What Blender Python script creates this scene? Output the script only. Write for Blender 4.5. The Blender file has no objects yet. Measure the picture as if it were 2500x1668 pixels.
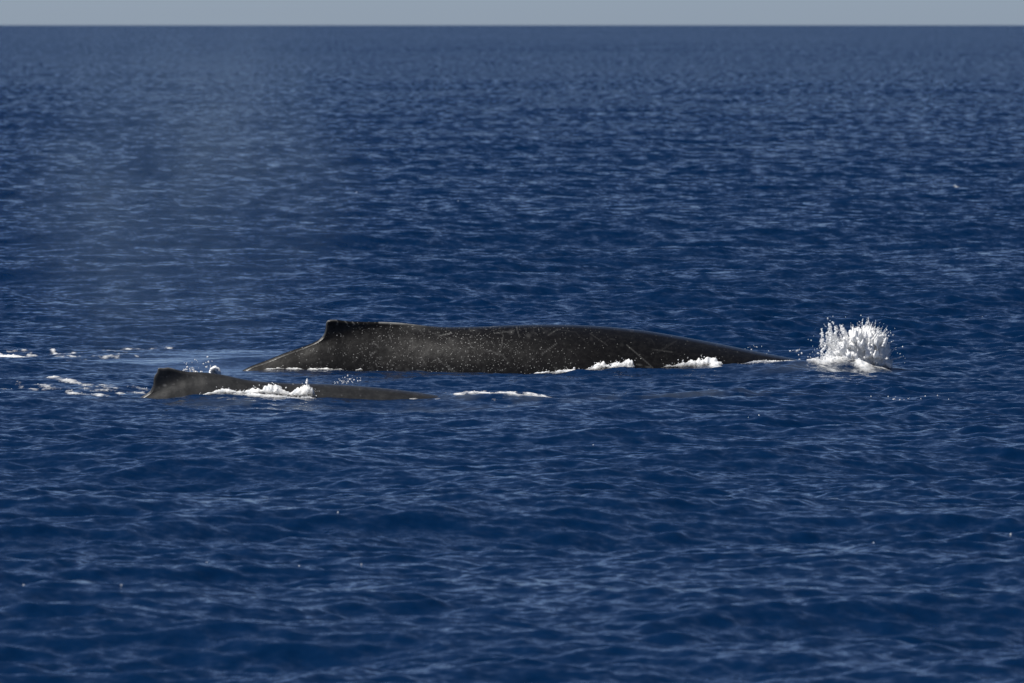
import bpy, math, random, time
import numpy as np

T0 = time.time()
rng = np.random.default_rng(11)
random.seed(11)
scene = bpy.context.scene
COL = scene.collection

# ------------------------------------------------------------------ camera
H = 4.9                          # eye height above the sea, metres
LENS, SENSOR, PW, PH = 400.0, 36.0, 2500.0, 1668.0
F = LENS / SENSOR * PW           # focal length in photo pixels
EYE_Y = 27.5                     # photo row of eye level (the visible horizon lies below it)
PITCH = math.atan((PH / 2 - EYE_Y) / F)
R_EARTH = 6.371e6
FOCUS = 151.0

cam_d = bpy.data.cameras.new('camera')
cam = bpy.data.objects.new('camera', cam_d)
COL.objects.link(cam)
cam.location = (0, 0, H)
cam.rotation_euler = (math.pi / 2 - PITCH, 0, 0)
cam_d.lens = LENS
cam_d.sensor_width = SENSOR
cam_d.clip_start = 0.5
cam_d.clip_end = 60000
cam_d.dof.use_dof = True
cam_d.dof.focus_distance = FOCUS
cam_d.dof.aperture_fstop = 7.1
scene.camera = cam

# ------------------------------------------------------------------ sky and sun
SUN = np.array([-0.52, -0.04, 0.84]); SUN /= np.linalg.norm(SUN)
elev = math.asin(SUN[2]); azim = math.atan2(SUN[0], SUN[1])
world = bpy.data.worlds.new('World'); scene.world = world
world.use_nodes = True
wn = world.node_tree
for n in list(wn.nodes): wn.nodes.remove(n)
sky = wn.nodes.new('ShaderNodeTexSky'); sky.sky_type = 'NISHITA'
sky.sun_disc = False
sky.sun_elevation = elev; sky.sun_rotation = azim
sky.altitude = 0; sky.air_density = 0.32; sky.dust_density = 0.6; sky.ozone_density = 2.2
bg = wn.nodes.new('ShaderNodeBackground'); bg.inputs['Strength'].default_value = 0.094
wo = wn.nodes.new('ShaderNodeOutputWorld')
wn.links.new(sky.outputs[0], bg.inputs[0]); wn.links.new(bg.outputs[0], wo.inputs[0])

sun_d = bpy.data.lights.new('sun', 'SUN')
sun_d.energy = 5.0; sun_d.angle = math.radians(0.53); sun_d.color = (1.0, 0.965, 0.91)
sun = bpy.data.objects.new('sun', sun_d); COL.objects.link(sun)
from mathutils import Vector
sun.rotation_euler = Vector((-SUN[0], -SUN[1], -SUN[2])).to_track_quat('-Z', 'Y').to_euler()

vs = scene.view_settings
vs.view_transform = 'Standard'; vs.look = 'None'; vs.exposure = 0.25; vs.gamma = 1.0
vs.use_curve_mapping = False
cy = scene.cycles
cy.use_denoising = True; cy.denoising_input_passes = 'RGB_ALBEDO_NORMAL'; cy.denoising_prefilter = 'ACCURATE'
cy.max_bounces = 8; cy.diffuse_bounces = 4; cy.glossy_bounces = 3; cy.transmission_bounces = 2
cy.volume_bounces = 1; cy.caustics_reflective = False; cy.caustics_refractive = False
cy.sample_clamp_indirect = 4.0

# ------------------------------------------------------------------ helpers
def at_depth(px, py, Y):
    """point on the ray of a photo pixel at distance Y from the camera"""
    a = (np.asarray(px, float) - PW / 2) / F; b = -(np.asarray(py, float) - PH / 2) / F
    dy = math.cos(PITCH) + b * math.sin(PITCH); dz = -math.sin(PITCH) + b * math.cos(PITCH)
    return a / dy * Y, H + dz / dy * Y

def on_sea(px, py, z=0.0):
    a = (np.asarray(px, float) - PW / 2) / F; b = -(np.asarray(py, float) - PH / 2) / F
    dy = math.cos(PITCH) + b * math.sin(PITCH); dz = -math.sin(PITCH) + b * math.cos(PITCH)
    k = (z - H) / dz
    return a * k, dy * k

def pxx(px, Y):
    return (px - PW / 2) / F * Y

def mesh_obj(name, verts, faces, mat, parent=None, smooth=True):
    me = bpy.data.meshes.new(name)
    verts = np.asarray(verts, np.float32); faces = np.asarray(faces, np.int32)
    k = faces.shape[1]
    me.vertices.add(len(verts)); me.vertices.foreach_set('co', verts.ravel())
    me.loops.add(faces.size); me.loops.foreach_set('vertex_index', faces.ravel())
    me.polygons.add(len(faces))
    me.polygons.foreach_set('loop_start', np.arange(0, faces.size, k, dtype=np.int32))
    me.polygons.foreach_set('loop_total', np.full(len(faces), k, np.int32))
    if smooth: me.polygons.foreach_set('use_smooth', np.ones(len(faces), bool))
    me.materials.append(mat)
    me.update(calc_edges=True)
    o = bpy.data.objects.new(name, me); COL.objects.link(o)
    if parent: o.parent = parent
    return o

def add_attr(o, name, vals):
    a = o.data.attributes.new(name, 'FLOAT', 'POINT')
    a.data.foreach_set('value', np.asarray(vals, np.float32).ravel())

def grid_faces(nr, nc):
    i = np.arange(nr - 1)[:, None] * nc + np.arange(nc - 1)[None, :]
    i = i.ravel()
    return np.stack([i, i + 1, i + nc + 1, i + nc], 1)

def tag(o, label=None, cat=None, group=None, kind=None):
    if label: o['label'] = label
    if cat: o['category'] = cat
    if group: o['group'] = group
    if kind: o['kind'] = kind
    return o

def sstep(a, b, x):
    t = np.clip((x - a) / (b - a), 0, 1)
    return t * t * (3 - 2 * t)

_tab = np.random.default_rng(5).random(65536).astype(np.float32)
def vnoise(x, y, seed=0):
    xi = np.floor(x); yi = np.floor(y); fx = x - xi; fy = y - yi
    xi = xi.astype(np.int64); yi = yi.astype(np.int64)
    fx = fx * fx * (3 - 2 * fx); fy = fy * fy * (3 - 2 * fy)
    def h(a, b): return _tab[(a * 7919 + b * 104729 + seed * 1299709 + ((a * 31 + b * 17) ^ (b * 5 + a))) & 65535]
    return (h(xi, yi) * (1 - fx) + h(xi + 1, yi) * fx) * (1 - fy) + (h(xi, yi + 1) * (1 - fx) + h(xi + 1, yi + 1) * fx) * fy
def fbm(x, y, oct=4, seed=0):
    s = 0; a = 0.5; t = 0
    for o in range(oct):
        s = s + a * vnoise(x * 2 ** o + 13.7 * o, y * 2 ** o - 7.3 * o, seed + o); t += a; a *= 0.5
    return s / t

# ------------------------------------------------------------------ materials
def new_mat(name):
    m = bpy.data.materials.new(name); m.use_nodes = True
    nt = m.node_tree
    return m, nt, nt.nodes['Principled BSDF']

def nd(nt, typ, **kw):
    n = nt.nodes.new(typ)
    for k, v in kw.items():
        if k.startswith('i_'):
            key = k[2:]
            n.inputs[int(key) if key.isdigit() else key].default_value = v
        else: setattr(n, k, v)
    return n

def ripple_normal(nt, layers, attr=None, attr_layers=()):
    """surface normal tilted by small ripples too fine for the mesh"""
    L = nt.links
    geo = nd(nt, 'ShaderNodeNewGeometry')
    acc = None
    def add(vec):
        nonlocal acc
        if acc is None: acc = vec; return
        a = nd(nt, 'ShaderNodeVectorMath', operation='ADD'); L.new(acc, a.inputs[0]); L.new(vec, a.inputs[1]); acc = a.outputs[0]
    def noise(scale3, detail, amp3, rot, lean):
        mp = nd(nt, 'ShaderNodeMapping'); mp.inputs['Scale'].default_value = scale3; mp.inputs['Rotation'].default_value = (0, 0, rot)
        L.new(geo.outputs['Position'], mp.inputs['Vector'])
        nz = nd(nt, 'ShaderNodeTexNoise'); nz.inputs['Scale'].default_value = 1.0; nz.inputs['Detail'].default_value = detail
        nz.inputs['Roughness'].default_value = 0.55
        L.new(mp.outputs[0], nz.inputs['Vector'])
        s = nd(nt, 'ShaderNodeVectorMath', operation='SUBTRACT'); L.new(nz.outputs['Color'], s.inputs[0]); s.inputs[1].default_value = (.5, .5, .5)
        m = nd(nt, 'ShaderNodeVectorMath', operation='MULTIPLY_ADD'); L.new(s.outputs[0], m.inputs[0]); m.inputs[1].default_value = amp3; m.inputs[2].default_value = lean
        return m.outputs[0]
    for l in layers: add(noise(*l))
    if attr:
        at = nd(nt, 'ShaderNodeAttribute', attribute_name=attr)
        for l in attr_layers:
            v = noise(*l)
            sc = nd(nt, 'ShaderNodeVectorMath', operation='SCALE'); L.new(v, sc.inputs[0]); L.new(at.outputs['Fac'], sc.inputs['Scale'])
            add(sc.outputs[0])
    calm = nd(nt, 'ShaderNodeAttribute', attribute_name='calm')
    sub = nd(nt, 'ShaderNodeMath', operation='SUBTRACT'); sub.inputs[0].default_value = 1.0; L.new(calm.outputs['Fac'], sub.inputs[1])
    sc = nd(nt, 'ShaderNodeVectorMath', operation='SCALE'); L.new(acc, sc.inputs[0]); L.new(sub.outputs[0], sc.inputs['Scale'])
    ad = nd(nt, 'ShaderNodeVectorMath', operation='ADD'); L.new(geo.outputs['Normal'], ad.inputs[0]); L.new(sc.outputs[0], ad.inputs[1])
    no = nd(nt, 'ShaderNodeVectorMath', operation='NORMALIZE'); L.new(ad.outputs[0], no.inputs[0])
    return no.outputs[0]

m_sea, nt, b = new_mat('sea_water')
b.inputs['Roughness'].default_value = 0.09
b.inputs['IOR'].default_value = 1.333; b.inputs['Specular IOR Level'].default_value = .30
aer = nd(nt, 'ShaderNodeAttribute', attribute_name='aerated')
mixc = nd(nt, 'ShaderNodeMix', data_type='RGBA')
mixc.inputs[6].default_value = (0.0, 0.0108, 0.042, 1)
mixc.inputs[7].default_value = (0.075, 0.088, 0.098, 1)
tcw = nd(nt, 'ShaderNodeNewGeometry'); mpw = nd(nt, 'ShaderNodeMapping'); mpw.inputs['Scale'].default_value = (2.2, .9, 1); nt.links.new(tcw.outputs['Position'], mpw.inputs['Vector'])
nzw = nd(nt, 'ShaderNodeTexNoise'); nzw.inputs['Scale'].default_value = 1.0; nzw.inputs['Detail'].default_value = 5.0; nt.links.new(mpw.outputs[0], nzw.inputs['Vector'])
rgw = nd(nt, 'ShaderNodeMapRange'); rgw.inputs[1].default_value = .40; rgw.inputs[2].default_value = .68; nt.links.new(nzw.outputs['Fac'], rgw.inputs[0])
muw = nd(nt, 'ShaderNodeMath', operation='MULTIPLY'); nt.links.new(rgw.outputs[0], muw.inputs[0]); nt.links.new(aer.outputs['Fac'], muw.inputs[1])
nt.links.new(muw.outputs[0], mixc.inputs[0]); nt.links.new(mixc.outputs[2], b.inputs['Base Color'])
nrm = ripple_normal(nt,
    [((9.0, 8.0, 8.0), 4.0, (0.62, 0.78, 0.0), 0.2, (0, -.025, 0))], attr='lost',
    attr_layers=[((2.3, 1.7, 2.0), 3.0, (5.5, 6.5, 0.0), 0.15, (0, -0.74, 0))])
nt.links.new(nrm, b.inputs['Normal'])

def whale_mat(name, skin, pale, scar_gleam, rough):
    m, nt, b = new_mat(name)
    L = nt.links
    tc = nd(nt, 'ShaderNodeTexCoord')
    n1 = nd(nt, 'ShaderNodeTexNoise'); n1.inputs['Scale'].default_value = 13.0; n1.inputs['Detail'].default_value = 7.0; n1.inputs['Roughness'].default_value = .75
    L.new(tc.outputs['Object'], n1.inputs['Vector'])
    r1 = nd(nt, 'ShaderNodeMapRange'); r1.inputs[1].default_value = .45; r1.inputs[2].default_value = .78
    L.new(n1.outputs['Fac'], r1.inputs[0])
    mx = nd(nt, 'ShaderNodeMix', data_type='RGBA'); mx.inputs[6].default_value = skin + (1,); mx.inputs[7].default_value = pale + (1,)
    L.new(r1.outputs[0], mx.inputs[0])
    at = nd(nt, 'ShaderNodeAttribute', attribute_name='scar_gleam')
    mx2 = nd(nt, 'ShaderNodeMix', data_type='RGBA'); mx2.inputs[7].default_value = scar_gleam + (1,)
    L.new(at.outputs['Fac'], mx2.inputs[0]); L.new(mx.outputs[2], mx2.inputs[6])
    last = mx2.outputs[2]
    sp = nd(nt, 'ShaderNodeAttribute', attribute_name='speck')
    for sc_, rad_, seed_ in ((17.0, .15, 0.0), (34.0, .28, 3.1), (58.0, .42, 7.7)):
        mp = nd(nt, 'ShaderNodeMapping'); mp.inputs['Location'].default_value = (seed_, seed_ * .7, seed_ * 1.3); L.new(tc.outputs['Object'], mp.inputs['Vector'])
        vo = nd(nt, 'ShaderNodeTexVoronoi'); vo.inputs['Scale'].default_value = sc_; L.new(mp.outputs[0], vo.inputs['Vector'])
        se = nd(nt, 'ShaderNodeSeparateColor'); L.new(vo.outputs['Color'], se.inputs[0])
        k1 = nd(nt, 'ShaderNodeMath', operation='MULTIPLY'); L.new(se.outputs[0], k1.inputs[0]); k1.inputs[1].default_value = rad_
        k2 = nd(nt, 'ShaderNodeMath', operation='LESS_THAN'); L.new(vo.outputs['Distance'], k2.inputs[0]); L.new(k1.outputs[0], k2.inputs[1])
        k3 = nd(nt, 'ShaderNodeMath', operation='LESS_THAN'); L.new(se.outputs[1], k3.inputs[0]); L.new(sp.outputs['Fac'], k3.inputs[1])
        k4 = nd(nt, 'ShaderNodeMath', operation='MULTIPLY'); L.new(k2.outputs[0], k4.inputs[0]); L.new(k3.outputs[0], k4.inputs[1])
        k5 = nd(nt, 'ShaderNodeMath', operation='MULTIPLY'); L.new(k4.outputs[0], k5.inputs[0]); L.new(se.outputs[2], k5.inputs[1])
        m3 = nd(nt, 'ShaderNodeMix', data_type='RGBA'); m3.inputs[7].default_value = scar_gleam + (1,)
        L.new(k5.outputs[0], m3.inputs[0]); L.new(last, m3.inputs[6]); last = m3.outputs[2]
    L.new(last, b.inputs['Base Color'])
    n2 = nd(nt, 'ShaderNodeTexNoise'); n2.inputs['Scale'].default_value = 14.0; n2.inputs['Detail'].default_value = 5.0
    L.new(tc.outputs['Object'], n2.inputs['Vector'])
    rr = nd(nt, 'ShaderNodeMapRange'); rr.inputs[3].default_value = rough - .04; rr.inputs[4].default_value = rough + .05
    L.new(n2.outputs['Fac'], rr.inputs[0]); L.new(rr.outputs[0], b.inputs['Roughness'])
    bp = nd(nt, 'ShaderNodeBump'); bp.inputs['Strength'].default_value = .2; bp.inputs['Distance'].default_value = .01
    L.new(n2.outputs['Fac'], bp.inputs['Height']); L.new(bp.outputs[0], b.inputs['Normal'])
    b.inputs['IOR'].default_value = 1.38; b.inputs['Specular IOR Level'].default_value = .22
    return m
m_adult = whale_mat('dark_whale_skin', (0.0038, 0.0037, 0.0040), (0.013, 0.0128, 0.0125), (0.27, 0.27, 0.26), .28)
m_calf = whale_mat('grey_calf_skin', (0.0165, 0.017, 0.018), (0.037, 0.0375, 0.038), (0.15, 0.15, 0.15), .30)

m_foam, nt, b = new_mat('white_foam')
b.inputs['Roughness'].default_value = .9
tc = nd(nt, 'ShaderNodeTexCoord')
n1 = nd(nt, 'ShaderNodeTexNoise'); n1.inputs['Scale'].default_value = 16.0; n1.inputs['Detail'].default_value = 5.0
nt.links.new(tc.outputs['Object'], n1.inputs['Vector'])
rp = nd(nt, 'ShaderNodeValToRGB'); rp.color_ramp.elements[0].position = .3; rp.color_ramp.elements[0].color = (.62, .66, .70, 1)
rp.color_ramp.elements[1].position = .55; rp.color_ramp.elements[1].color = (.9, .9, .89, 1)
nt.links.new(n1.outputs['Fac'], rp.inputs[0]); nt.links.new(rp.outputs[0], b.inputs['Base Color'])
b.inputs['Subsurface Weight'].default_value = 0.0
tr = nd(nt, 'ShaderNodeBsdfTranslucent'); tr.inputs['Color'].default_value = (.9, .92, .93, 1)
ms = nd(nt, 'ShaderNodeMixShader'); ms.inputs[0].default_value = .22
out = nt.nodes['Material Output']
nt.links.new(b.outputs[0], ms.inputs[1]); nt.links.new(tr.outputs[0], ms.inputs[2]); nt.links.new(ms.outputs[0], out.inputs['Surface'])
m_spray = m_foam.copy(); m_spray.name = 'white_spray'
for n in m_spray.node_tree.nodes:
    if n.type == 'MIX_SHADER': n.inputs[0].default_value = .3
    if n.type == 'VALTORGB': n.color_ramp.elements[0].color = (.9, .91, .92, 1); n.color_ramp.elements[1].color = (.95, .95, .95, 1)
# thin foam lets the water show through
cv = nd(nt, 'ShaderNodeAttribute', attribute_name='cover')
n9 = nd(nt, 'ShaderNodeTexNoise'); n9.inputs['Scale'].default_value = 55.0; n9.inputs['Detail'].default_value = 3.0; nt.links.new(tc.outputs['Object'], n9.inputs['Vector'])
a9 = nd(nt, 'ShaderNodeMath', operation='MULTIPLY_ADD'); nt.links.new(cv.outputs['Fac'], a9.inputs[0]); a9.inputs[1].default_value = 1.25; a9.inputs[2].default_value = -.62
b9 = nd(nt, 'ShaderNodeMath', operation='ADD', use_clamp=True); nt.links.new(a9.outputs[0], b9.inputs[0]); nt.links.new(n9.outputs['Fac'], b9.inputs[1])
tp = nd(nt, 'ShaderNodeBsdfTransparent'); mt = nd(nt, 'ShaderNodeMixShader')
nt.links.new(b9.outputs[0], mt.inputs[0]); nt.links.new(tp.outputs[0], mt.inputs[1]); nt.links.new(ms.outputs[0], mt.inputs[2]); nt.links.new(mt.outputs[0], out.inputs['Surface'])

# ------------------------------------------------------------------ whales' places
Y_BIG, Y_CALF = 155.7, 142.6

# ------------------------------------------------------------------ the sea
T_FINE = 0.052; N_FINE = 270
DT = 2 * T_FINE / N_FINE
def cols():
    t = list(np.linspace(-T_FINE, T_FINE, N_FINE + 1)); d = DT; x = T_FINE; ex = []
    while x < 3.0:
        d *= 1.2; x += d; ex.append(x)
    return np.array([-e for e in ex[::-1]] + t + ex)
TC = cols()
DYF = 0.062
def dy_of(y):
    y = np.asarray(y, float)
    return np.where(y < 70, DYF + (70 - y) * 0.05, np.where(y < 172, DYF, DYF * (y / 172.0) ** 2.6))
def rows():
    r = []; y = -80.0
    while y < 70: r.append(y); y += max(DYF, float(dy_of(y)))
    while y < 14500: r.append(y); y += min(float(dy_of(y)), 120)
    return np.array(r)
YR = rows()
bands = [  # shortest, longest wave (m), count, rms slope, mean heading, spread
    (16, 42, 8, .020, -1.45, .35),
    (5, 15, 24, .045, -1.35, .55),
    (1.8, 5, 40, .058, -1.30, .75),
    (.75, 1.8, 56, .078, -1.35, .75),
    (.24, .75, 80, .180, -1.40, .85)]
comps = []
for bi, (lo, hi, n, s, th, sp) in enumerate(bands):
    lam = np.exp(rng.uniform(np.log(lo), np.log(hi), n))
    for l in lam:
        k = 2 * math.pi / l; a = th + rng.normal() * sp
        slope = s * math.sqrt(2.0 / n)
        comps.append((k * math.cos(a), k * math.sin(a), k, slope / k, rng.uniform(0, 6.283), bi))

rng2 = np.random.default_rng(4)
for l in np.exp(rng2.uniform(np.log(60), np.log(160), 7)):          # long low swell
    k = 2 * math.pi / l; a = -1.5 + rng2.normal() * .5
    comps.append((k * math.cos(a), k * math.sin(a), k, .016 * math.sqrt(2.0 / 7) / k, rng2.uniform(0, 6.283), 5))

def gauss(u, v, cx, cy_, sx, sy):
    return np.exp(-((u - cx) / sx) ** 2 - ((v - cy_) / sy) ** 2)

def fields(u, v):
    """how the whales change the sea around them: level, calm, aerated"""
    near = sstep(0.0, 1.0, gauss(u, v, 0, 149, 9, 12) * 1.6)
    hullb = gauss(u, v, 0.1, Y_BIG - .3, 3.9, 2.0); hullc = gauss(u, v, pxx(700, Y_CALF), Y_CALF - .2, 2.2, 1.5)
    slick = gauss(u, v, pxx(640, 160), 160.5, 1.6, 6.0) + .8 * gauss(u, v, pxx(480, 158), 160.0, 1.4, 4.0)
    slick = np.clip(slick * 1.35, 0, 1)
    level = (.16 * gauss(u, v, pxx(1880, 154.5), 154.9, 1.3, 1.2) + .06 * gauss(u, v, pxx(1560, 154.3), 154.3, .8, .9)
             + .05 * gauss(u, v, pxx(640, 141), 141.3, .9, .7) - .04 * gauss(u, v, pxx(930, 141), 141.2, .7, .8) - .05 * gauss(u, v, pxx(370, 142), 142.2, .5, .6)
             + .10 * gauss(u, v, pxx(1230, 142), 142.6, .9, .7) + .10 * gauss(u, v, pxx(2100, 155), 155.6, .6, .8)
             + .06 * gauss(u, v, pxx(140, 143), 144.5, .8, .9))
    aer = (.55 * gauss(u, v, pxx(1230, 142), 142.2, 1.0, 1.3) + .42 * gauss(u, v, pxx(1640, 144), 144.2, 1.9, 1.5)
           + .6 * gauss(u, v, pxx(2110, 155), 154.6, .55, 1.1) + .4 * gauss(u, v, pxx(1930, 155), 154.2, .8, .8)
           + .45 * gauss(u, v, pxx(420, 141), 141.0, 1.2, .8) + .5 * gauss(u, v, pxx(680, 141), 140.6, .6, .8)
           + .35 * gauss(u, v, pxx(960, 141), 140.6, 1.0, .8))
    return near, np.clip(hullb + hullc, 0, 1), slick, level, aer

def sea(u, v, sx, sy, want_lost=False):
    u = np.asarray(u, np.float32); v = np.asarray(v, np.float32)
    near, hull, slick, level, aer = fields(u, v)
    gust = (.86 + .22 * np.sin(.11 * u + .031 * v + 1.0) * np.sin(.047 * v - .05 * u) + .20 * np.sin(.023 * v + .3 * u + 2.2)
            + .14 * np.sin(.31 * v + .17 * u) * np.sin(.29 * u - .13 * v + .7)).astype(np.float32)
    gust = np.clip(gust, .45, 1.5)
    amp = [1 - .8 * near, 1 - .6 * near, (1 - .55 * hull) * (1 - .35 * slick), gust * (1 - .45 * hull) * (1 - .6 * slick), gust * (1 - .3 * hull) * (1 - .85 * slick), (.1 + .9 * sstep(300, 2500, v)) * (1 - .8 * near)]
    amp = [np.asarray(a, np.float32) for a in amp]
    z = np.zeros(u.shape, np.float32); dx = z.copy(); dy = z.copy(); lost = z.copy()
    for kx, ky, k, a, ph, bi in comps:
        step = np.maximum(abs(kx) * sx, abs(ky) * sy)
        w = np.clip(2.0 - 1.25 * step, 0, 1).astype(np.float32)
        if want_lost: lost += ((a * k) ** 2 * .5 * (1 - w)).astype(np.float32)
        if not w.any(): continue
        w = w * amp[bi] * np.float32(a)
        p = np.float32(kx) * u + np.float32(ky) * v + np.float32(ph)
        c = np.cos(p); s = np.sin(p)
        z += w * c
        w *= np.float32(.75)
        dx -= np.float32(kx / k) * w * s; dy -= np.float32(ky / k) * w * s
    x = u + dx; y = v + dy
    z = z + level - (u * u + v * v) / np.float32(2 * R_EARTH)
    return x, y, z, np.sqrt(lost), aer, slick

def sea_fine(u, v):
    u = np.asarray(u, float); v = np.asarray(v, float)
    return sea(u, v, DT * np.maximum(v, 40), dy_of(v))

nr, nc = len(YR), len(TC)
V = np.repeat(YR[:, None], nc, 1)
U = TC[None, :] * np.maximum(V, 40)
SX = np.gradient(TC)[None, :] * np.maximum(V, 40)
SY = np.repeat(np.gradient(YR)[:, None], nc, 1)
X = np.empty((nr, nc), np.float32); Yy = X.copy(); Z = X.copy(); LO = X.copy(); AE = X.copy(); CA = X.copy()
for i in range(0, nr, 250):
    sl = slice(i, i + 250)
    X[sl], Yy[sl], Z[sl], LO[sl], AE[sl], CA[sl] = sea(U[sl], V[sl], SX[sl].astype(np.float32), SY[sl].astype(np.float32), True)
sea_o = mesh_obj('sea', np.stack([X, Yy, Z], -1).reshape(-1, 3), grid_faces(nr, nc), m_sea)
add_attr(sea_o, 'lost', LO); add_attr(sea_o, 'aerated', np.clip(AE, 0, 1)); add_attr(sea_o, 'calm', CA * .75)
tag(sea_o, kind='structure')
print('sea', nr, nc, nr * nc, time.time() - T0)

# ------------------------------------------------------------------ whales
def smooth1(a, n):
    k = np.hanning(2 * n + 3)[1:-1]; k /= k.sum()
    return np.convolve(np.pad(a, n, 'edge'), k, 'valid')

def whale(name, mat, Y0, prof, back, under, width, fin_x, step, nt_top, scars_gleam_fn, z_split, fin_t):
    """prof: outline of the back (x,z), tail to head; under: underside; width: half widths"""
    prof = np.array(prof); seg = np.hypot(*np.diff(prof, axis=0).T); s = np.r_[0, np.cumsum(seg)]
    n = int(s[-1] / step); ss = np.linspace(0, s[-1], n)
    px_ = np.interp(ss, s, prof[:, 0]); pz_ = np.interp(ss, s, prof[:, 1])
    # smooth, less so round the fin
    far = np.clip((np.abs(px_ - fin_x) - .25) / .5, 0, 1)
    big = max(2, int(.22 / step)); sml = max(1, int(.025 / step))
    px_ = far * smooth1(px_, big) + (1 - far) * smooth1(px_, sml); pz_ = far * smooth1(pz_, big) + (1 - far) * smooth1(pz_, sml)
    bx = smooth1(px_, max(3, int(.5 / step)))
    back = np.array(back); under = np.array(under); width = np.array(width)
    xs = np.linspace(prof[0, 0], prof[-1, 0], 1200)
    undz = smooth1(np.interp(xs, under[:, 0], under[:, 1]), 40); wid = smooth1(np.interp(xs, width[:, 0], width[:, 1]), 40)
    bz = np.interp(bx, xs, undz)
    t = np.r_[np.linspace(0, 1, nt_top) ** 1.35 * z_split, z_split + (1 - z_split) * np.linspace(0, 1, 12)[1:]]
    QX = px_[:, None] + (bx - px_)[:, None] * t; QZ = pz_[:, None] + (bz - pz_)[:, None] * t
    w = np.interp(QX, xs, wid); uz = np.interp(QX, xs, undz)
    d = np.empty_like(QX)                                   # distance of each point to the outline of the back
    for r0 in range(0, n, 40):
        lo_, hi_ = max(0, r0 - 90), min(n, r0 + 130)
        d[r0:r0 + 40] = np.sqrt(((QX[r0:r0 + 40, :, None] - px_[lo_:hi_]) ** 2 + (QZ[r0:r0 + 40, :, None] - pz_[lo_:hi_]) ** 2).min(-1))
    bz_x = smooth1(np.interp(xs, back[:, 0], back[:, 1]), 14)
    dxx = xs - fin_x - fin_t[1]
    rg = np.where(dxx > 0, np.exp(-(dxx / fin_t[3]) ** 2), np.maximum(np.exp(-(dxx / .7) ** 2), .75))
    ex = np.interp(QX, xs, 1 / 2.15 + fin_t[0] * smooth1(rg, 25)); Ls = np.interp(QX, xs, np.maximum(bz_x - undz, .08))
    dz = np.interp(QX, xs, bz_x) - QZ; dz = .5 * (dz + np.sqrt(dz * dz + .06 ** 2)) * np.sqrt(np.clip(d / .03, 0, 1))
    fd = (1 - np.clip(1 - 2 * dz / Ls, 0, 1) ** 2.15) ** ex
    fu = (1 - np.clip(1 - 2 * (QZ - uz) / Ls, 0, 1) ** 2.15) ** .465
    wt = w * fd * fu + fin_t[2] * np.sqrt(np.clip(d / .03, 0, 1)) * np.exp(-((QX - fin_x - fin_t[1]) / .5) ** 2) * np.clip(1 - d / .6, 0, 1)
    wt[:, 0] = 0; wt[:, -1] = 0
    WATERLINE[name] = (bx.copy(), np.array([np.interp(0.02, QZ[r_, ::-1], wt[r_, ::-1]) for r_ in range(n)]))
    wt[0] *= .05; wt[-1] *= .05
    # faint unevenness of blubber
    wt = wt + np.where(wt > .05, (fbm(QX * 2.2, QZ * 3, 3, 9) - .5) * .014, 0)
    m = QX.shape[1]
    near = np.stack([QX, Y0 - wt, QZ], -1); farv = np.stack([QX, Y0 + wt, QZ], -1)[:, 1:-1]
    ring = np.concatenate([near, farv[:, ::-1]], 1); rc = ring.shape[1]
    i = np.arange(n - 1)[:, None] * rc; j = np.arange(rc)[None, :]; j2 = (j + 1) % rc
    faces = np.stack([i + j, i + j2, i + rc + j2, i + rc + j], -1).reshape(-1, 4)
    o = mesh_obj(name, ring.reshape(-1, 3), faces, mat)
    sc, spk = scars_gleam_fn(QX, QZ, d)
    add_attr(o, 'speck', np.concatenate([spk, spk[:, 1:-1][:, ::-1]], 1))
    add_attr(o, 'scar_gleam', np.concatenate([sc, sc[:, 1:-1][:, ::-1]], 1))
    return o

WATERLINE = {}
def px_curve(pts, Y): 
    p = np.array(pts, float); x, z = at_depth(p[:, 0], p[:, 1], Y); return np.stack([x, z], 1)

def seg_dist(X_, Z_, a, b):
    ax, az = a; bx, bz = b; dx, dz = bx - ax, bz - az
    t = np.clip(((X_ - ax) * dx + (Z_ - az) * dz) / (dx * dx + dz * dz + 1e-12), 0, 1)
    return np.hypot(X_ - ax - t * dx, Z_ - az - t * dz), t

big_top = px_curve([(590, 907), (605, 896), (649, 881), (694, 862), (739, 847), (766, 836), (779, 829), (787, 822), (792, 814), (794.5, 805), (795.2, 796), (796, 788), (799, 783), (806, 780.8), (818, 780.5), (858, 785),
    (900, 786), (932, 786), (977, 788), (1037, 795), (1081, 799), (1156, 798), (1260, 793.6), (1312, 792.5), (1401, 793), (1490, 798), (1580, 808), (1669, 823), (1758, 840), (1848, 859), (1937, 876), (2010, 892)], Y_BIG)
big_prof = np.vstack([[(-6.9, -1.0), (-5.8, -.80), (-4.6, -.42)], big_top, [(5.2, -.42), (5.9, -.85), (6.2, -1.15)]])
bb = px_curve([(590, 907), (605, 896), (649, 881), (694, 862), (739, 847.5), (780, 832), (820, 818), (870, 806), (930, 799), (1000, 797), (1081, 799)], Y_BIG)
big_back = np.vstack([[(-6.9, -1.0), (-5.8, -.80), (-4.6, -.42)], bb, big_top[22:], [(5.2, -.42), (5.9, -.85), (6.2, -1.15)]])
big_under = [(-6.9, -1.12), (-5.8, -1.15), (-4.6, -1.25), (-3, -1.7), (-1, -2.2), (1.5, -2.5), (3.5, -2.3), (5, -1.9), (5.9, -1.5), (6.2, -1.25)]
big_width = [(-6.9, .1), (-5.8, .16), (-4.6, .22), (-3.6, .30), (-2.6, .42), (-1.6, .62), (-.4, .92), (1, 1.2), (3, 1.35), (4.3, 1.25), (5.5, .75), (6.2, .1)]

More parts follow.
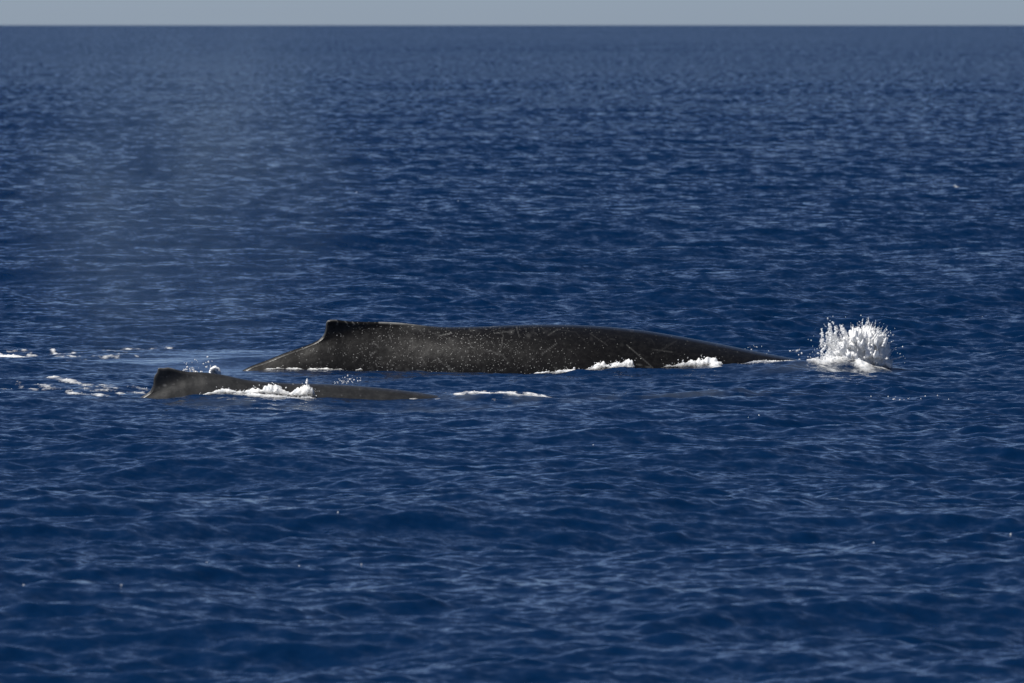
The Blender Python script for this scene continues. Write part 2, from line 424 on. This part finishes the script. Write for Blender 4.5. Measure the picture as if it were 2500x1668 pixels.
def big_scars_gleam(X_, Z_, d):
    r = np.random.default_rng(3); out = np.zeros_like(X_)
    def scratch(pts, wd, st):
        nonlocal out
        P = px_curve(pts, Y_BIG)
        x0, x1 = P[:, 0].min() - .1, P[:, 0].max() + .1
        rows_ = (X_[:, 10] > x0 - .3) & (X_[:, 10] < x1 + .3)
        xx, zz = X_[rows_], Z_[rows_]
        for a, b_ in zip(P[:-1], P[1:]):
            dd, t = seg_dist(xx, zz, a, b_)
            val = st * np.clip(1.35 - dd / wd, 0, 1)
            out[rows_] = np.maximum(out[rows_], val)
    for pts, wd, st in [
        ([(1072, 819), (1101, 812)], .011, .9), ([(1210, 812), (1255, 806)], .010, .45), ([(1261, 795), (1264, 808), (1268, 820)], .009, .5),
        ([(1228, 816), (1225.5, 837), (1222, 847)], .009, .55), ([(1359, 835), (1322, 861)], .010, .6), ([(1361, 802), (1338, 816)], .012, .35),
        ([(1090, 885), (1101, 897), (1124, 912), (1134, 917)], .009, .6), ([(1068, 870), (1077, 883)], .010, .8), ([(1080, 884), (1104, 903), (1122, 916)], .008, .4),
        ([(1030, 870), (1041, 889)], .009, .45), ([(917, 884), (922, 894)], .009, .6), ([(1182, 852), (1200, 855), (1228, 864), (1236, 874)], .012, .4),
        ([(1528, 838), (1560, 865), (1593, 894)], .010, .5), ([(1548, 883), (1593, 894)], .009, .45), ([(910, 836), (922, 842), (924, 848)], .016, .45),
        ([(904, 865), (914, 860)], .014, .8), ([(950, 816), (955, 828)], .010, .5), ([(1140, 822), (1149, 838)], .010, .3), ([(860, 786), (866, 792)], .014, .8),
        ([(802, 849), (801, 858)], .008, .6), ([(806, 846), (805, 860)], .008, .5), ([(1590, 850), (1640, 856)], .010, .22), ([(1440, 812), (1480, 838)], .008, .25),
        ([(1650, 830), (1600, 858)], .008, .2), ([(1020, 902), (1036, 905)], .018, .7), ([(824, 786), (823, 793)], .012, .9), ([(842, 784), (848, 790)], .012, .7)]:
        scratch(pts, wd * .66, st * .36)
    for _ in range(42):
        cx = r.normal(1120, 230); cyy = r.uniform(800, 910); a = r.uniform(-1.6, 1.6); l = r.gamma(2, 10)
        if 800 < cx < 1850: scratch([(cx, cyy), (cx + l * math.cos(a), cyy + l * math.sin(a)), (cx + 1.8 * l * math.cos(a + .3), cyy + 1.8 * l * math.sin(a + .3))], r.uniform(.0045, .006), r.uniform(.02, .06))
    # barnacle scars: small pale dots
    order = np.argsort(X_[:, 10]); xo = X_[order, 10]
    for _ in range(260):
        c = r.random()
        cx = r.normal(1010, 130) if c < .6 else (r.normal(1230, 90) if c < .85 else r.uniform(640, 1800)); cyy = r.uniform(785, 914)
        p = px_curve([(cx, cyy)], Y_BIG)[0]; rad = r.gamma(3, .0032) + .006; st = r.beta(1.3, 3.2) * .12
        lo, hi = np.searchsorted(xo, [p[0] - .25, p[0] + .25]); idx = order[lo:hi]
        e = r.uniform(.6, 1.5)
        dd = np.hypot((X_[idx] - p[0]) * e, Z_[idx] - p[1])
        out[idx] = np.maximum(out[idx], st * np.clip(1.6 - dd / rad, 0, 1))
    # cloudy mottling and abrasion round the fin
    xm = pxx(950, Y_BIG)
    mott = np.clip(fbm(X_ * 9, Z_ * 9, 5, 2) - .50, 0, 1) * 1.6 * np.exp(-((X_ - xm) / 1.2) ** 2)
    fine = np.clip(fbm(X_ * 38, Z_ * 38, 3, 4) - .60, 0, 1) * 1.5 * (.25 + np.exp(-((X_ - xm) / 1.3) ** 2))
    out = np.maximum(out, np.clip(mott * .006, 0, .008)); out = np.maximum(out, np.clip(fine * .06, 0, .05))
    pxr = 1250 + X_ / Y_BIG * F
    edge = .7 * np.clip(1.3 - d / .022, 0, 1) * np.where((pxr > 925) & (pxr < 1040), 1, 0) * np.clip((1055 - pxr) / 90, 0, 1) * (.5 + fbm(X_ * 20, Z_ * 3, 3, 6))
    patch = np.clip(1.0 - d / .12, 0, 1) * np.exp(-((pxr - 1010) / 45) ** 2) * fbm(X_ * 14, Z_ * 14, 4, 8) * .2
    tip_gleam = np.clip(1.3 - d / .018, 0, 1) * np.where((pxr > 780) & (pxr < 822), .35, 0) * (.35 + .9 * fbm(X_ * 25, Z_ * 25, 2, 3))  # highlight on the fin's trailing edge, painted into the skin colour
    dens = .045 + .40 * np.exp(-((pxr - 1000) / 170) ** 2) + .30 * np.exp(-((pxr - 1230) / 120) ** 2) + .08 * np.exp(-((pxr - 720) / 80) ** 2)
    dens = dens * (.4 + 1.2 * fbm(X_ * 4, Z_ * 5, 3, 77))
    return np.clip(np.maximum.reduce([out, edge, patch, tip_gleam]), 0, 1), np.clip(dens, 0, .8)

big = whale('humpback_whale', m_adult, Y_BIG, big_prof, big_back, big_under, big_width, pxx(800, Y_BIG), .0135, 70, big_scars_gleam, .42, (.6, .25, .03, 1.0))
tag(big, 'large black whale with pale scratches and speckles, long back arched out of the water', 'whale', 'whales surfacing side by side')

calf_top = px_curve([(330, 976), (347, 968), (366, 956), (374, 941), (375, 925), (378, 916), (384, 909), (384.6, 902), (387, 898), (399, 899), (410, 897), (420, 899), (432, 903), (459, 908), (506, 909.6), (551, 915.5), (581, 924),
    (625, 931), (700, 935.5), (804, 938), (872, 942), (940, 948), (991, 954), (1042, 961), (1085, 969), (1120, 978)], Y_CALF)
calf_prof = np.vstack([[(-6.1, -.62), (-5.5, -.30)], calf_top, [(-.3, -.22), (.4, -.45), (.75, -.62)]])
cb = px_curve([(330, 976), (347, 968), (380, 951), (415, 933), (455, 919), (506, 911.5), (551, 916), (581, 924)], Y_CALF)
calf_back = np.vstack([[(-6.1, -.62), (-5.5, -.30)], cb, calf_top[17:], [(-.3, -.22), (.4, -.45), (.75, -.62)]])
calf_under = [(-6.1, -.70), (-5.5, -.62), (-4.7, -.7), (-3.5, -.95), (-2, -1.1), (-.8, -1.0), (.3, -.85), (.75, -.70)]
calf_width = [(-6.1, .05), (-5.5, .12), (-4.7, .15), (-3.8, .30), (-2.8, .46), (-1.7, .58), (-.6, .52), (.4, .28), (.75, .05)]
def calf_scars_gleam(X_, Z_, d):
    r = np.random.default_rng(8)
    pxr = 1250 + X_ / Y_CALF * F
    out = np.clip(fbm(X_ * 8, Z_ * 8, 5, 21) - .45, 0, 1) * .18
    edge = np.clip(1.3 - d / .012, 0, 1) * np.where(pxr < 425, .75, 0) * (.2 + fbm(X_ * 20, Z_ * 20, 3, 5))  # bright gleam along the fin outline, put into the skin colour
    spot = .5 * np.clip(1.5 - np.hypot((X_ - pxx(402, Y_CALF)) * .6, Z_ - px_curve([(402, 941)], Y_CALF)[0, 1]) / .014, 0, 1)
    for _ in range(60):
        p = px_curve([(r.uniform(380, 1050), r.uniform(905, 985))], Y_CALF)[0]
        out = np.maximum(out, r.uniform(.05, .4) * np.clip(1.5 - np.hypot(X_ - p[0], Z_ - p[1]) / r.uniform(.005, .010), 0, 1))
    return np.clip(np.maximum.reduce([out, edge, spot]), 0, 1), np.full(X_.shape, .03)
calf = whale('whale_calf', m_calf, Y_CALF, calf_prof, calf_back, calf_under, calf_width, pxx(388, Y_CALF), .014, 46, calf_scars_gleam, .55, (.6, .2, .02, .6))
tag(calf, 'small smooth dark grey whale with jagged fin, swimming in front of the large black one', 'whale', 'whales surfacing side by side')
print('whales', time.time() - T0)

# ------------------------------------------------------------------ foam, spray and splash
def front(name, px, Y0, off=0.0):
    """distance of the line where a whale's near flank meets the water"""
    bx_, w_ = WATERLINE[name]; o_ = np.argsort(bx_)
    x = pxx(np.asarray(px, float), Y0 - .8)
    return Y0 - np.interp(x, bx_[o_], w_[o_]) - off

ICO_V = []
_g = (1 + 5 ** .5) / 2
for a_, b_ in ((1, _g), (-1, _g), (1, -_g), (-1, -_g)): ICO_V += [(a_, b_, 0), (0, a_, b_), (b_, 0, a_)]
ICO_V = np.array(ICO_V, float); ICO_V /= np.linalg.norm(ICO_V[0])
_e = np.linalg.norm(ICO_V[:, None] - ICO_V[None], axis=-1); _l = _e[_e > .1].min() * 1.01
ICO_F = []
for i_ in range(12):
    for j_ in range(i_ + 1, 12):
        for k_ in range(j_ + 1, 12):
            if _e[i_, j_] < _l and _e[j_, k_] < _l and _e[i_, k_] < _l:
                a3, b3, c3 = ICO_V[i_], ICO_V[j_], ICO_V[k_]
                ICO_F.append((i_, j_, k_) if np.dot(np.cross(b3 - a3, c3 - a3), a3) > 0 else (i_, k_, j_))
ICO_F = np.array(ICO_F)

def beads(name, pos, rad, mat, parent=None, stretch=None):
    pos = np.asarray(pos, float); rad = np.asarray(rad, float); r = np.random.default_rng(len(pos))
    n = len(pos)
    jit = r.uniform(.75, 1.25, (n, 12, 1))
    v = ICO_V[None] * rad[:, None, None] * jit
    sc = np.stack([r.uniform(.75, 1.2, n), r.uniform(.75, 1.2, n), r.uniform(.8, 1.5, n)], 1)
    if stretch is not None: sc = sc * np.asarray(stretch)
    v = v * sc[:, None, :] + pos[:, None, :]
    f = ICO_F[None] + 12 * np.arange(n)[:, None, None]
    return mesh_obj(name, v.reshape(-1, 3), f.reshape(-1, 3), mat, parent)

def foam(name, label, strips, seed, parent=None, extra=0):
    """strips: ([(px, Y, half width m, height m), ...], coverage, grain_x, grain_y)"""
    VV, FF, CV, nv = [], [], [], 0
    bp, br = [], []
    r = np.random.default_rng(seed)
    for k, (pts, cover, gx, gy) in enumerate(strips):
        p = np.array(pts, float); u0 = pxx(p[:, 0], p[:, 1]); o_ = np.argsort(u0); u0 = u0[o_]; p = p[o_]
        us = np.arange(u0[0], u0[-1], .012)
        wmax = p[:, 2].max() * 1.15
        ylo, yhi = p[:, 1].min() - wmax, p[:, 1].max() + wmax
        vs_ = np.arange(ylo, yhi, max(.02, min(.05, wmax / 8)))
        if len(us) < 3 or len(vs_) < 3: continue
        Ug, Vg = np.meshgrid(us, vs_)
        c = np.interp(us, u0, p[:, 1]) + (fbm(us * 2.5, us * 0 + seed, 3, seed) - .5) * .5 * np.interp(us, u0, p[:, 2])
        w = np.interp(us, u0, p[:, 2]); h = np.interp(us, u0, p[:, 3])
        end = np.clip(np.minimum(us - us[0], us[-1] - us) / .12, 0, 1)
        m = (1 - np.abs((Vg - c) / np.maximum(w, 1e-3))) * end
        nz = fbm(Ug * gx + 31 * seed, Vg * gy + 7 * k, 4, seed + k)
        lace = np.abs(fbm(Ug * gx * 2.6 + 5, Vg * gy * 2.6, 3, seed + k + 60) - .5) * 2
        fld = np.minimum(m, .75) * 1.1 + (nz - .5) * 2.2 - (1 - cover) * 1.0 - (1.25 - cover) * .5 * (.35 - lace)
        fld = np.where(m > 0, fld, -1)
        fine = fbm(Ug * 17, Vg * 11, 4, seed + 40)
        hh = h * np.clip(fld, 0, 1) ** .9 * (.25 + .95 * fine + .5 * (fbm(Ug * 34, Vg * 20, 2, seed + 90) - .5)) + np.where(fld > 0, .004, -.015)
        x, y, z, _, _, _ = sea_fine(Ug, Vg)
        P = np.stack([x, y, z + hh], -1).reshape(-1, 3)
        f = grid_faces(len(vs_), len(us)); ok = (fld.ravel()[f] > -.02).sum(1) >= 2
        f = f[ok]; used = np.unique(f)
        if not len(used): continue
        mp = np.full(len(P), -1); mp[used] = np.arange(len(used))
        CV.append(np.clip(fld / .95, 0, 1).ravel()[used]); VV.append(P[used]); FF.append(mp[f] + nv); nv += len(used)
        cand = np.flatnonzero(fld.ravel() > .25)
        if extra and len(cand):
            pick = r.choice(cand, int(extra * len(us) / 60) + 1)
            q = P[pick] + np.stack([r.normal(0, .02, len(pick)), r.normal(0, .02, len(pick)), r.exponential(.02, len(pick)) * (h.max() > .05)], 1)
            bp.append(q); br.append(r.gamma(3, .0012, len(pick)) + .002)
    o = mesh_obj(name, np.concatenate(VV), np.concatenate(FF), m_foam, parent)
    add_attr(o, 'cover', np.concatenate(CV))
    if bp:
        d_ = beads('droplets', np.concatenate(bp), np.concatenate(br), m_spray, o); d_['kind'] = 'stuff'
    if parent is None: tag(o, label, 'foam', kind='stuff')
    return o

def Yw(py): return float(on_sea(1250, py)[1])
B, C = 'humpback_whale', 'whale_calf'
def fb(px, w, h, off=.02): return (px, float(front(B, px, Y_BIG, off)), w, h)
def fc(px, w, h, off=.02): return (px, float(front(C, px, Y_CALF, off)), w, h)

foam('foam', 'thin white foam line under the tail end of the large black whale', [
    ([fb(630, .10, .02), fb(670, .2, .05), (715, float(front(B, 715, Y_BIG, .05)), .2, .05), fb(760, .12, .02), fb(800, .14, .04), fb(850, .08, .02)], .72, 7, 4),
    ([fb(866, .12, .05), fb(880, .16, .07), fb(893, .12, .05)], 1.0, 5, 4)], 1, extra=10)
foam('foam', 'ragged white foam heap at mid flank of the large black whale', [
    ([fb(1295, .10, .03), fb(1340, .18, .05), fb(1400, .2, .06), fb(1440, .22, .08), fb(1475, .22, .14), fb(1520, .24, .17), fb(1545, .2, .16), fb(1556, .1, .03)], .95, 5, 4),
    ([fb(1480, .18, .12, .12), fb(1530, .2, .14, .12), fb(1552, .15, .08, .12)], .95, 7, 5)], 2, extra=40)
foam('foam', 'lumpy white foam against the forward flank of the large black whale', [
    ([fb(1612, .1, .03), fb(1640, .22, .14), fb(1665, .24, .16), fb(1700, .22, .13), fb(1745, .2, .09), fb(1765, .12, .04)], .95, 5, 4),
    ([fb(1720, .2, .05, .15), fb(1765, .2, .05, .15)], 1.0, 5, 4),
    ([fb(1760, .08, .015), fb(1830, .10, .02), fb(1880, .2, .03), fb(1940, .2, .03)], .72, 4, 4),
    ([(1850, 154.9, .25, .02), (1930, 155.2, .3, .02), (1965, 155.3, .2, .02)], .6, 3, 5)], 3, extra=25)
foam('foam', 'white foam bank piled against the grey calf', [
    ([fc(470, .10, .02), fc(530, .16, .05), fc(560, .2, .08), fc(600, .2, .07), fc(645, .24, .12), fc(680, .26, .14), fc(715, .22, .09), fc(745, .28, .16), fc(765, .28, .19), fc(778, .15, .06)], 1.0, 5, 4),
    ([fc(560, .2, .02, .3), fc(650, .35, .03, .4), fc(760, .35, .04, .4), fc(785, .2, .02, .3)], .62, 4, 4)], 4, extra=40)
foam('foam', 'thin foam ring round the snout end of the grey calf', [
    ([fc(985, .1, .008, -.25), fc(1010, .12, .008, -.1), fc(1040, .14, .010, -.02)], .6, 7, 4),
    ([(1050, 142.0, .2, .01), (1085, 142.3, .2, .01)], .5, 6, 4)], 5)
foam('foam', 'wispy white foam streaks ahead of the grey calf', [
    ([(1085, 142.3, .3, .010), (1130, 142.9, .5, .012), (1190, 143.1, .6, .014), (1280, 143.3, .5, .020), (1330, 143.2, .4, .014), (1362, 143.0, .3, .010)], .52, 9, 3),
    ([(1195, 142.2, .3, .010), (1225, 142.4, .5, .020), (1260, 142.6, .5, .024), (1300, 142.7, .4, .020), (1350, 142.6, .3, .010)], .50, 9, 3),
    ([(1090, 142.9, 1.2, .008), (1200, 143.2, 1.4, .010), (1300, 143.4, 1.2, .010), (1370, 143.3, .8, .008)], .22, 9, 3)], 6, extra=4)
foam('foam', 'broken white foam trail behind the fin of the grey calf', [
    ([(30, Yw(918), .5, .02), (60, Yw(925), .7, .02), (110, Yw(930), .7, .03), (150, Yw(937), .7, .03), (185, Yw(940), .6, .03), (215, Yw(945), .4, .02)], .58, 4, 2.5),
    ([(185, Yw(942), .6, .012), (260, Yw(950), .7, .015), (330, Yw(953), .9, .02), (380, Yw(953), .7, .03)], .42, 4, 2.5),
    ([(5, Yw(950), 2.2, .012), (120, Yw(952), 2.5, .012), (240, Yw(957), 2.0, .012), (330, Yw(962), 1.5, .012)], .16, 6, 2.2),
    ([(150, Yw(964), .7, .012), (220, Yw(967), .7, .02), (290, Yw(973), .7, .012), (345, Yw(975), .5, .02)], .40, 5, 2.5)], 7, extra=8)
foam('foam', 'bright whitecap cut by the picture edge, behind both whale tails', [
    ([(-60, Yw(842), .7, .04), (0, Yw(850), .8, .05), (30, Yw(853), .8, .04), (70, Yw(855), .5, .03), (98, Yw(856), .3, .015)], .80, 4, 2),
    ([(10, Yw(843), 1.2, .015), (60, Yw(846), 1.4, .02), (100, Yw(852), 1.0, .015)], .30, 7, 2.5)], 8, extra=8)
foam('foam', 'scattered foam flecks between the whitecap and the large whale', [
    ([(100, Yw(850), 3.5, .012), (180, Yw(852), 4.0, .015), (260, Yw(855), 4.0, .012), (360, Yw(858), 2.5, .012)], .10, 6, 1.6),
    ([(115, Yw(845), .7, .03), (130, Yw(841), .9, .05), (150, Yw(848), .6, .02)], .45, 6, 2),
    ([(320, Yw(867), .4, .015), (355, Yw(869), .4, .015)], .5, 4, 2)], 9)
foam('foam', 'thin dashed foam line on the slick behind the large whale', [
    ([(285, Yw(829), .5, .012), (350, Yw(827), .5, .012), (420, Yw(826), .5, .02), (460, Yw(823), .5, .03), (492, Yw(819), .4, .03)], .36, 6, 2.5),
    ([(478, Yw(852), .4, .01), (500, Yw(852), .4, .01)], .4, 5, 3)], 10)
foam('foam', 'small foam specks beside the fin of the large whale', [
    ([(694, Yw(810), .3, .03), (705, Yw(811), .5, .04), (718, Yw(811), .3, .03)], .7, 6, 2),
    ([(720, Yw(814), .4, .02), (740, Yw(815), .4, .03), (756, Yw(815), .3, .02)], .6, 5, 2)], 11)
foam('foam', 'lone small whitecap far out on the open sea', [
    ([(2333, Yw(461), .8, .05), (2340, Yw(461), 1.2, .08), (2347, Yw(461), .8, .05)], 1.0, 1, 1)], 12)

# the splash beyond the large whale's head
Y_SP = 155.3
splash = bpy.data.objects.new('splash', None); COL.objects.link(splash)
splash.location = (0, 0, 0)
tag(splash, 'white water splash bursting up beyond the head of the large whale', 'splash')
r = np.random.default_rng(77)
core = np.array([(2004, 893), (2012, 872), (2022, 855), (2034, 842), (2050, 840), (2068, 832), (2076, 818), (2082, 806), (2092, 802), (2100, 808), (2112, 809), (2122, 802), (2134, 806), (2146, 815), (2158, 810), (2164, 818), (2169, 834), (2172, 846), (2167, 856), (2171, 872), (2176, 886), (2180, 897), (2020, 897)], float)
def inside(px, py, poly):
    c = np.zeros(len(px), bool); j = len(poly) - 1
    for i in range(len(poly)):
        xi, yi = poly[i]; xj, yj = poly[j]
        c ^= ((yi > py) != (yj > py)) & (px < (xj - xi) * (py - yi) / (yj - yi + 1e-9) + xi); j = i
    return c
def cloud(n, poly, depth):
    out_ = []
    while len(out_) < n:
        px = r.uniform(poly[:, 0].min(), poly[:, 0].max(), n); py = r.uniform(poly[:, 1].min(), poly[:, 1].max(), n)
        k = inside(px, py, poly)
        for a, b_ in zip(px[k], py[k]): out_.append((a, b_))
    p = np.array(out_[:n]); dd = r.normal(0, depth, n)
    x, z = at_depth(p[:, 0], p[:, 1], Y_SP)
    return np.stack([x, Y_SP + dd, z], 1)
cx0, cy0 = 2098.0, 900.0
inner = core.copy(); inner[:, 0] = 2105 + (inner[:, 0] - 2105) * .86; inner[:, 1] = 897 - (897 - inner[:, 1]) * .88
pc = cloud(2000, inner, .13)
tmp = beads('core', pc, r.gamma(4, .006, len(pc)) + .012, m_spray)
rm = tmp.modifiers.new('remesh', 'REMESH'); rm.mode = 'VOXEL'; rm.voxel_size = .013
sm = tmp.modifiers.new('smooth', 'SMOOTH'); sm.factor = .6; sm.iterations = 5
me = bpy.data.meshes.new_from_object(tmp.evaluated_get(bpy.context.evaluated_depsgraph_get()))
nn_ = len(me.vertices); co = np.empty(nn_ * 3, np.float32); me.vertices.foreach_get('co', co); co = co.reshape(-1, 3)
no = np.empty(nn_ * 3, np.float32); me.vertices.foreach_get('normal', no); no = no.reshape(-1, 3)
co += no * ((fbm(co[:, 0] * 30 + co[:, 1] * 11, co[:, 2] * 22, 4, 5) - .5) * .05)[:, None]
me.vertices.foreach_set('co', co.ravel()); me.polygons.foreach_set('use_smooth', np.ones(len(me.polygons), bool)); me.update()
bpy.data.objects.remove(tmp)
rx = co[:, 0] - pxx(cx0, Y_SP); rz = co[:, 2] + .05; ra = np.arctan2(rx, rz); rl = np.hypot(rx, rz)
spk_ = np.clip(fbm(ra * 20 + 40, co[:, 1] * 22, 4, 19) - .5, 0, 1) * sstep(.12, .3, rl)
co[:, 0] += rx / rl * spk_ * .16; co[:, 2] += rz / rl * spk_ * .26
me.vertices.foreach_set('co', co.ravel()); me.update()
me.materials.clear(); me.materials.append(m_spray)
o = bpy.data.objects.new('core', me); COL.objects.link(o); o.parent = splash; o['kind'] = 'stuff'
def reach(ang):
    """how far the burst goes along a direction, in photo pixels"""
    ts = np.linspace(5, 140, 200); px = cx0 + ts * math.sin(ang); py = cy0 - ts * math.cos(ang)
    k = inside(px, py, core); return ts[k].max() if k.any() else 20.0
jp, jr = [], []
for _ in range(330):
    ang = r.uniform(-1.45, 1.35); L_ = reach(ang) * r.uniform(.9, 1.13) * (.72 + .56 * float(fbm(np.array([ang * 3.5 + 9]), np.array([2.0]), 3, 31)[0])) + min(r.exponential(3.0), 8) + (min(r.exponential(10.0), 20) if ang < -.25 and ang > -1.0 else 0)
    t = np.arange(L_ * .5, L_, 1.9); n_ = len(t)
    if n_ < 3: continue
    f_ = (t - t[0]) / (t[-1] - t[0]); wob = np.cumsum(r.normal(0, .45, n_))
    px = cx0 + r.normal(0, 13) + t * math.sin(ang * .8) + wob * math.cos(ang); py = cy0 - t * math.cos(ang) + wob * math.sin(ang) + 5 * f_ ** 2 * abs(math.sin(ang))
    py = np.minimum(py, 894)
    x, z = at_depth(px, py, Y_SP); dd = r.normal(0, .13) * (.5 + .5 * f_)
    keep = r.random(n_) < 1 - .5 * f_
    jp.append(np.stack([x, Y_SP + dd, z], 1)[keep]); jr.append(((.010 * (1 - f_) + .0032) * r.uniform(.5, 1.5, n_))[keep])
o = beads('jet', np.concatenate(jp), np.concatenate(jr), m_spray, splash); o['kind'] = 'stuff'
left = np.array([(1996, 890), (1995, 840), (2008, 800), (2030, 785), (2056, 795), (2070, 820), (2060, 850), (2030, 870), (2015, 893)], float)
pl = cloud(2200, left, .2); pl = pl[fbm(pl[:, 0] * 26, pl[:, 2] * 9, 3, 12) > .53]
wide = np.array([(1975, 893), (1985, 800), (2010, 772), (2060, 768), (2130, 770), (2190, 800), (2215, 850), (2210, 893)], float)
pw = cloud(110, wide, .25)
o = beads('droplets', np.concatenate([pl, pw]), np.concatenate([r.gamma(2.2, .0024, len(pl)) + .0022, r.gamma(2.2, .0018, len(pw)) + .0018]), m_spray, splash); o['kind'] = 'stuff'
o = foam('foam_skirt', '', [
    ([(1965, 155.0, .3, .03), (2000, 154.9, .4, .05), (2060, 154.9, .5, .06), (2130, 154.9, .5, .06), (2186, 155.0, .4, .03)], .75, 5, 3),
    ([(1990, 154.3, .4, .02), (2060, 154.0, .6, .02), (2130, 154.0, .6, .02), (2180, 154.3, .4, .02)], .42, 3, 3)], 13, parent=splash); o['kind'] = 'stuff'

def spray(label, pts, n, Y, sig, rad, seed):
    r = np.random.default_rng(seed); P, R_ = [], []
    for px, py, sx_, sy_ in pts:
        x, z = at_depth(r.normal(px, sx_, n), r.normal(py, sy_, n), Y)
        P.append(np.stack([x, r.normal(Y, sig, n), z], 1)); R_.append(r.gamma(2.5, rad / 2.5, n) + .002)
    o = beads('spray', np.concatenate(P), np.concatenate(R_), m_spray); tag(o, label, 'spray', kind='stuff'); return o
spray('loose water droplets hopping over the back of the grey calf', [(832, 932, 9, 3), (842, 927, 14, 6), (868, 926, 18, 4)], 14, Y_CALF + .3, .1, .0048, 21)
spray('small water spatter just behind the fin of the grey calf', [(456, 905, 6, 3), (470, 903, 5, 5), (478, 909, 6, 2), (470, 890, 25, 6)], 22, Y_CALF + .5, .1, .005, 22)
P = np.array([(526, 908)]); r = np.random.default_rng(31); n_ = 420
ang = r.uniform(0, math.pi, n_); rr_ = np.sqrt(r.random(n_)) * 14
x, z = at_depth(524 + rr_ * np.cos(ang) * .85, 913 - rr_ * np.sin(ang) * 1.1, Y_CALF + .6)
o = beads('spray', np.stack([x, r.normal(Y_CALF + .6, .05, n_), z], 1), r.gamma(3, .003, n_) + .004, m_spray); tag(o, 'rounded white puff of water peeking over the back of the grey calf', 'spray', kind='stuff')
spray('sparse droplets flying low ahead of the large whale', [(1930, 858, 25, 4), (1975, 868, 15, 6), (1990, 855, 10, 15), (1830, 850, 30, 3)], 10, 155.6, .2, .0045, 23)
spray('thin spout of droplets standing on the foam beside the calf', [(749, 940, 1.2, 6), (749, 934, 1.2, 3)], 16, float(front(C, 749, Y_CALF, .05)), .02, .008, 24)
r = np.random.default_rng(90)
def glint_beads(label, pts, rad):
    P, R_ = [], []
    for px, py in pts:
        x, y = on_sea(px, py); x, y, z, _, _, _ = sea_fine(np.array([float(x)]), np.array([float(y)]))
        P.append((x[0], y[0], z[0] + .012)); R_.append(rad * r.uniform(.5, 1.3) * float(y[0]) / 140)
    o = beads('spray', P, R_, m_spray); tag(o, label, 'spray', kind='stuff')
glint_beads('white beads imitating sun glints along a dark wave crest ahead of the calf', [(r.normal(2215, 55), 985 - (q - 0) * .25 + r.normal(0, 2)) for q in range(26)], .008)  # white beads imitate sun glints on the crest
glint_beads('single white beads imitating sun sparkles, dotted over the near sea', [(540, 1265), (837, 1314), (372, 1373), (511, 1387), (738, 1384), (888, 1387), (1660, 1250), (1955, 1340), (2118, 1341), (2467, 1329), (2472, 1331), (40, 1508), (300, 1508), (1450, 1110), (1820, 1048), (1850, 1046), (120, 1078), (150, 1077)], .010)  # white beads in place of sun sparkles on the water
glint_beads('tiny white beads for sun glints and whitecap flecks, dotted over the sea beyond the large whale', [(995, 461), (500, 394), (874, 475), (1118, 500), (1570, 480), (1650, 535), (1770, 700), (1850, 708), (2110, 705), (2035, 702), (1230, 795), (2390, 790), (2340, 705), (2370, 704)], .009)  # white beads stand for distant sun glints and whitecap flecks

# the whales' breath, a thin mist drifting off
m_mist = bpy.data.materials.new('breath_mist'); m_mist.use_nodes = True; nt = m_mist.node_tree
for n in list(nt.nodes): nt.nodes.remove(n)
out = nd(nt, 'ShaderNodeOutputMaterial'); pv = nd(nt, 'ShaderNodeVolumePrincipled'); pv.inputs['Color'].default_value = (.66, .86, 1.0, 1); pv.inputs['Anisotropy'].default_value = 0.0
tc = nd(nt, 'ShaderNodeTexCoord'); ln = nd(nt, 'ShaderNodeVectorMath', operation='LENGTH'); nt.links.new(tc.outputs['Object'], ln.inputs[0])
fo = nd(nt, 'ShaderNodeMapRange', interpolation_type='SMOOTHSTEP'); fo.inputs[1].default_value = .95; fo.inputs[2].default_value = .25; fo.inputs[3].default_value = 0; fo.inputs[4].default_value = 1
nt.links.new(ln.outputs['Value'], fo.inputs[0])
nz = nd(nt, 'ShaderNodeTexNoise'); nz.inputs['Scale'].default_value = 2.1; nz.inputs['Detail'].default_value = 4.0; nt.links.new(tc.outputs['Object'], nz.inputs['Vector'])
nr_ = nd(nt, 'ShaderNodeMapRange'); nr_.inputs[1].default_value = .36; nr_.inputs[2].default_value = .74; nr_.inputs[3].default_value = 0; nr_.inputs[4].default_value = 1
nt.links.new(nz.outputs['Fac'], nr_.inputs[0])
mu = nd(nt, 'ShaderNodeMath', operation='MULTIPLY'); nt.links.new(fo.outputs[0], mu.inputs[0]); nt.links.new(nr_.outputs[0], mu.inputs[1])
m2 = nd(nt, 'ShaderNodeMath', operation='MULTIPLY'); nt.links.new(mu.outputs[0], m2.inputs[0]); m2.inputs[1].default_value = .065
nt.links.new(m2.outputs[0], pv.inputs['Density']); nt.links.new(pv.outputs[0], out.inputs['Volume'])
nu, nv_ = 32, 20
th = np.linspace(0, 2 * np.pi, nu, endpoint=False); ph = np.linspace(.05, np.pi - .05, nv_)
PHI, TH = np.meshgrid(ph, th, indexing='ij')
sv = np.stack([np.sin(PHI) * np.cos(TH), np.sin(PHI) * np.sin(TH), np.cos(PHI)], -1).reshape(-1, 3)
ff = [((i + 1) * nu + j, (i + 1) * nu + (j + 1) % nu, i * nu + (j + 1) % nu, i * nu + j) for i in range(nv_ - 1) for j in range(nu)]
cy.volume_step_rate = 5.0; cy.volume_max_steps = 24
mist = mesh_obj('breath_mist', sv, ff, m_mist)
mist.location = (pxx(430, 161), 161.0, 2.5); mist.scale = (3.5, 2.6, 4.0); mist.rotation_euler = (0, math.radians(8), 0)
tag(mist, 'faint grey breath mist hanging in the air behind the calf', 'mist', kind='stuff')
print('foam', time.time() - T0)
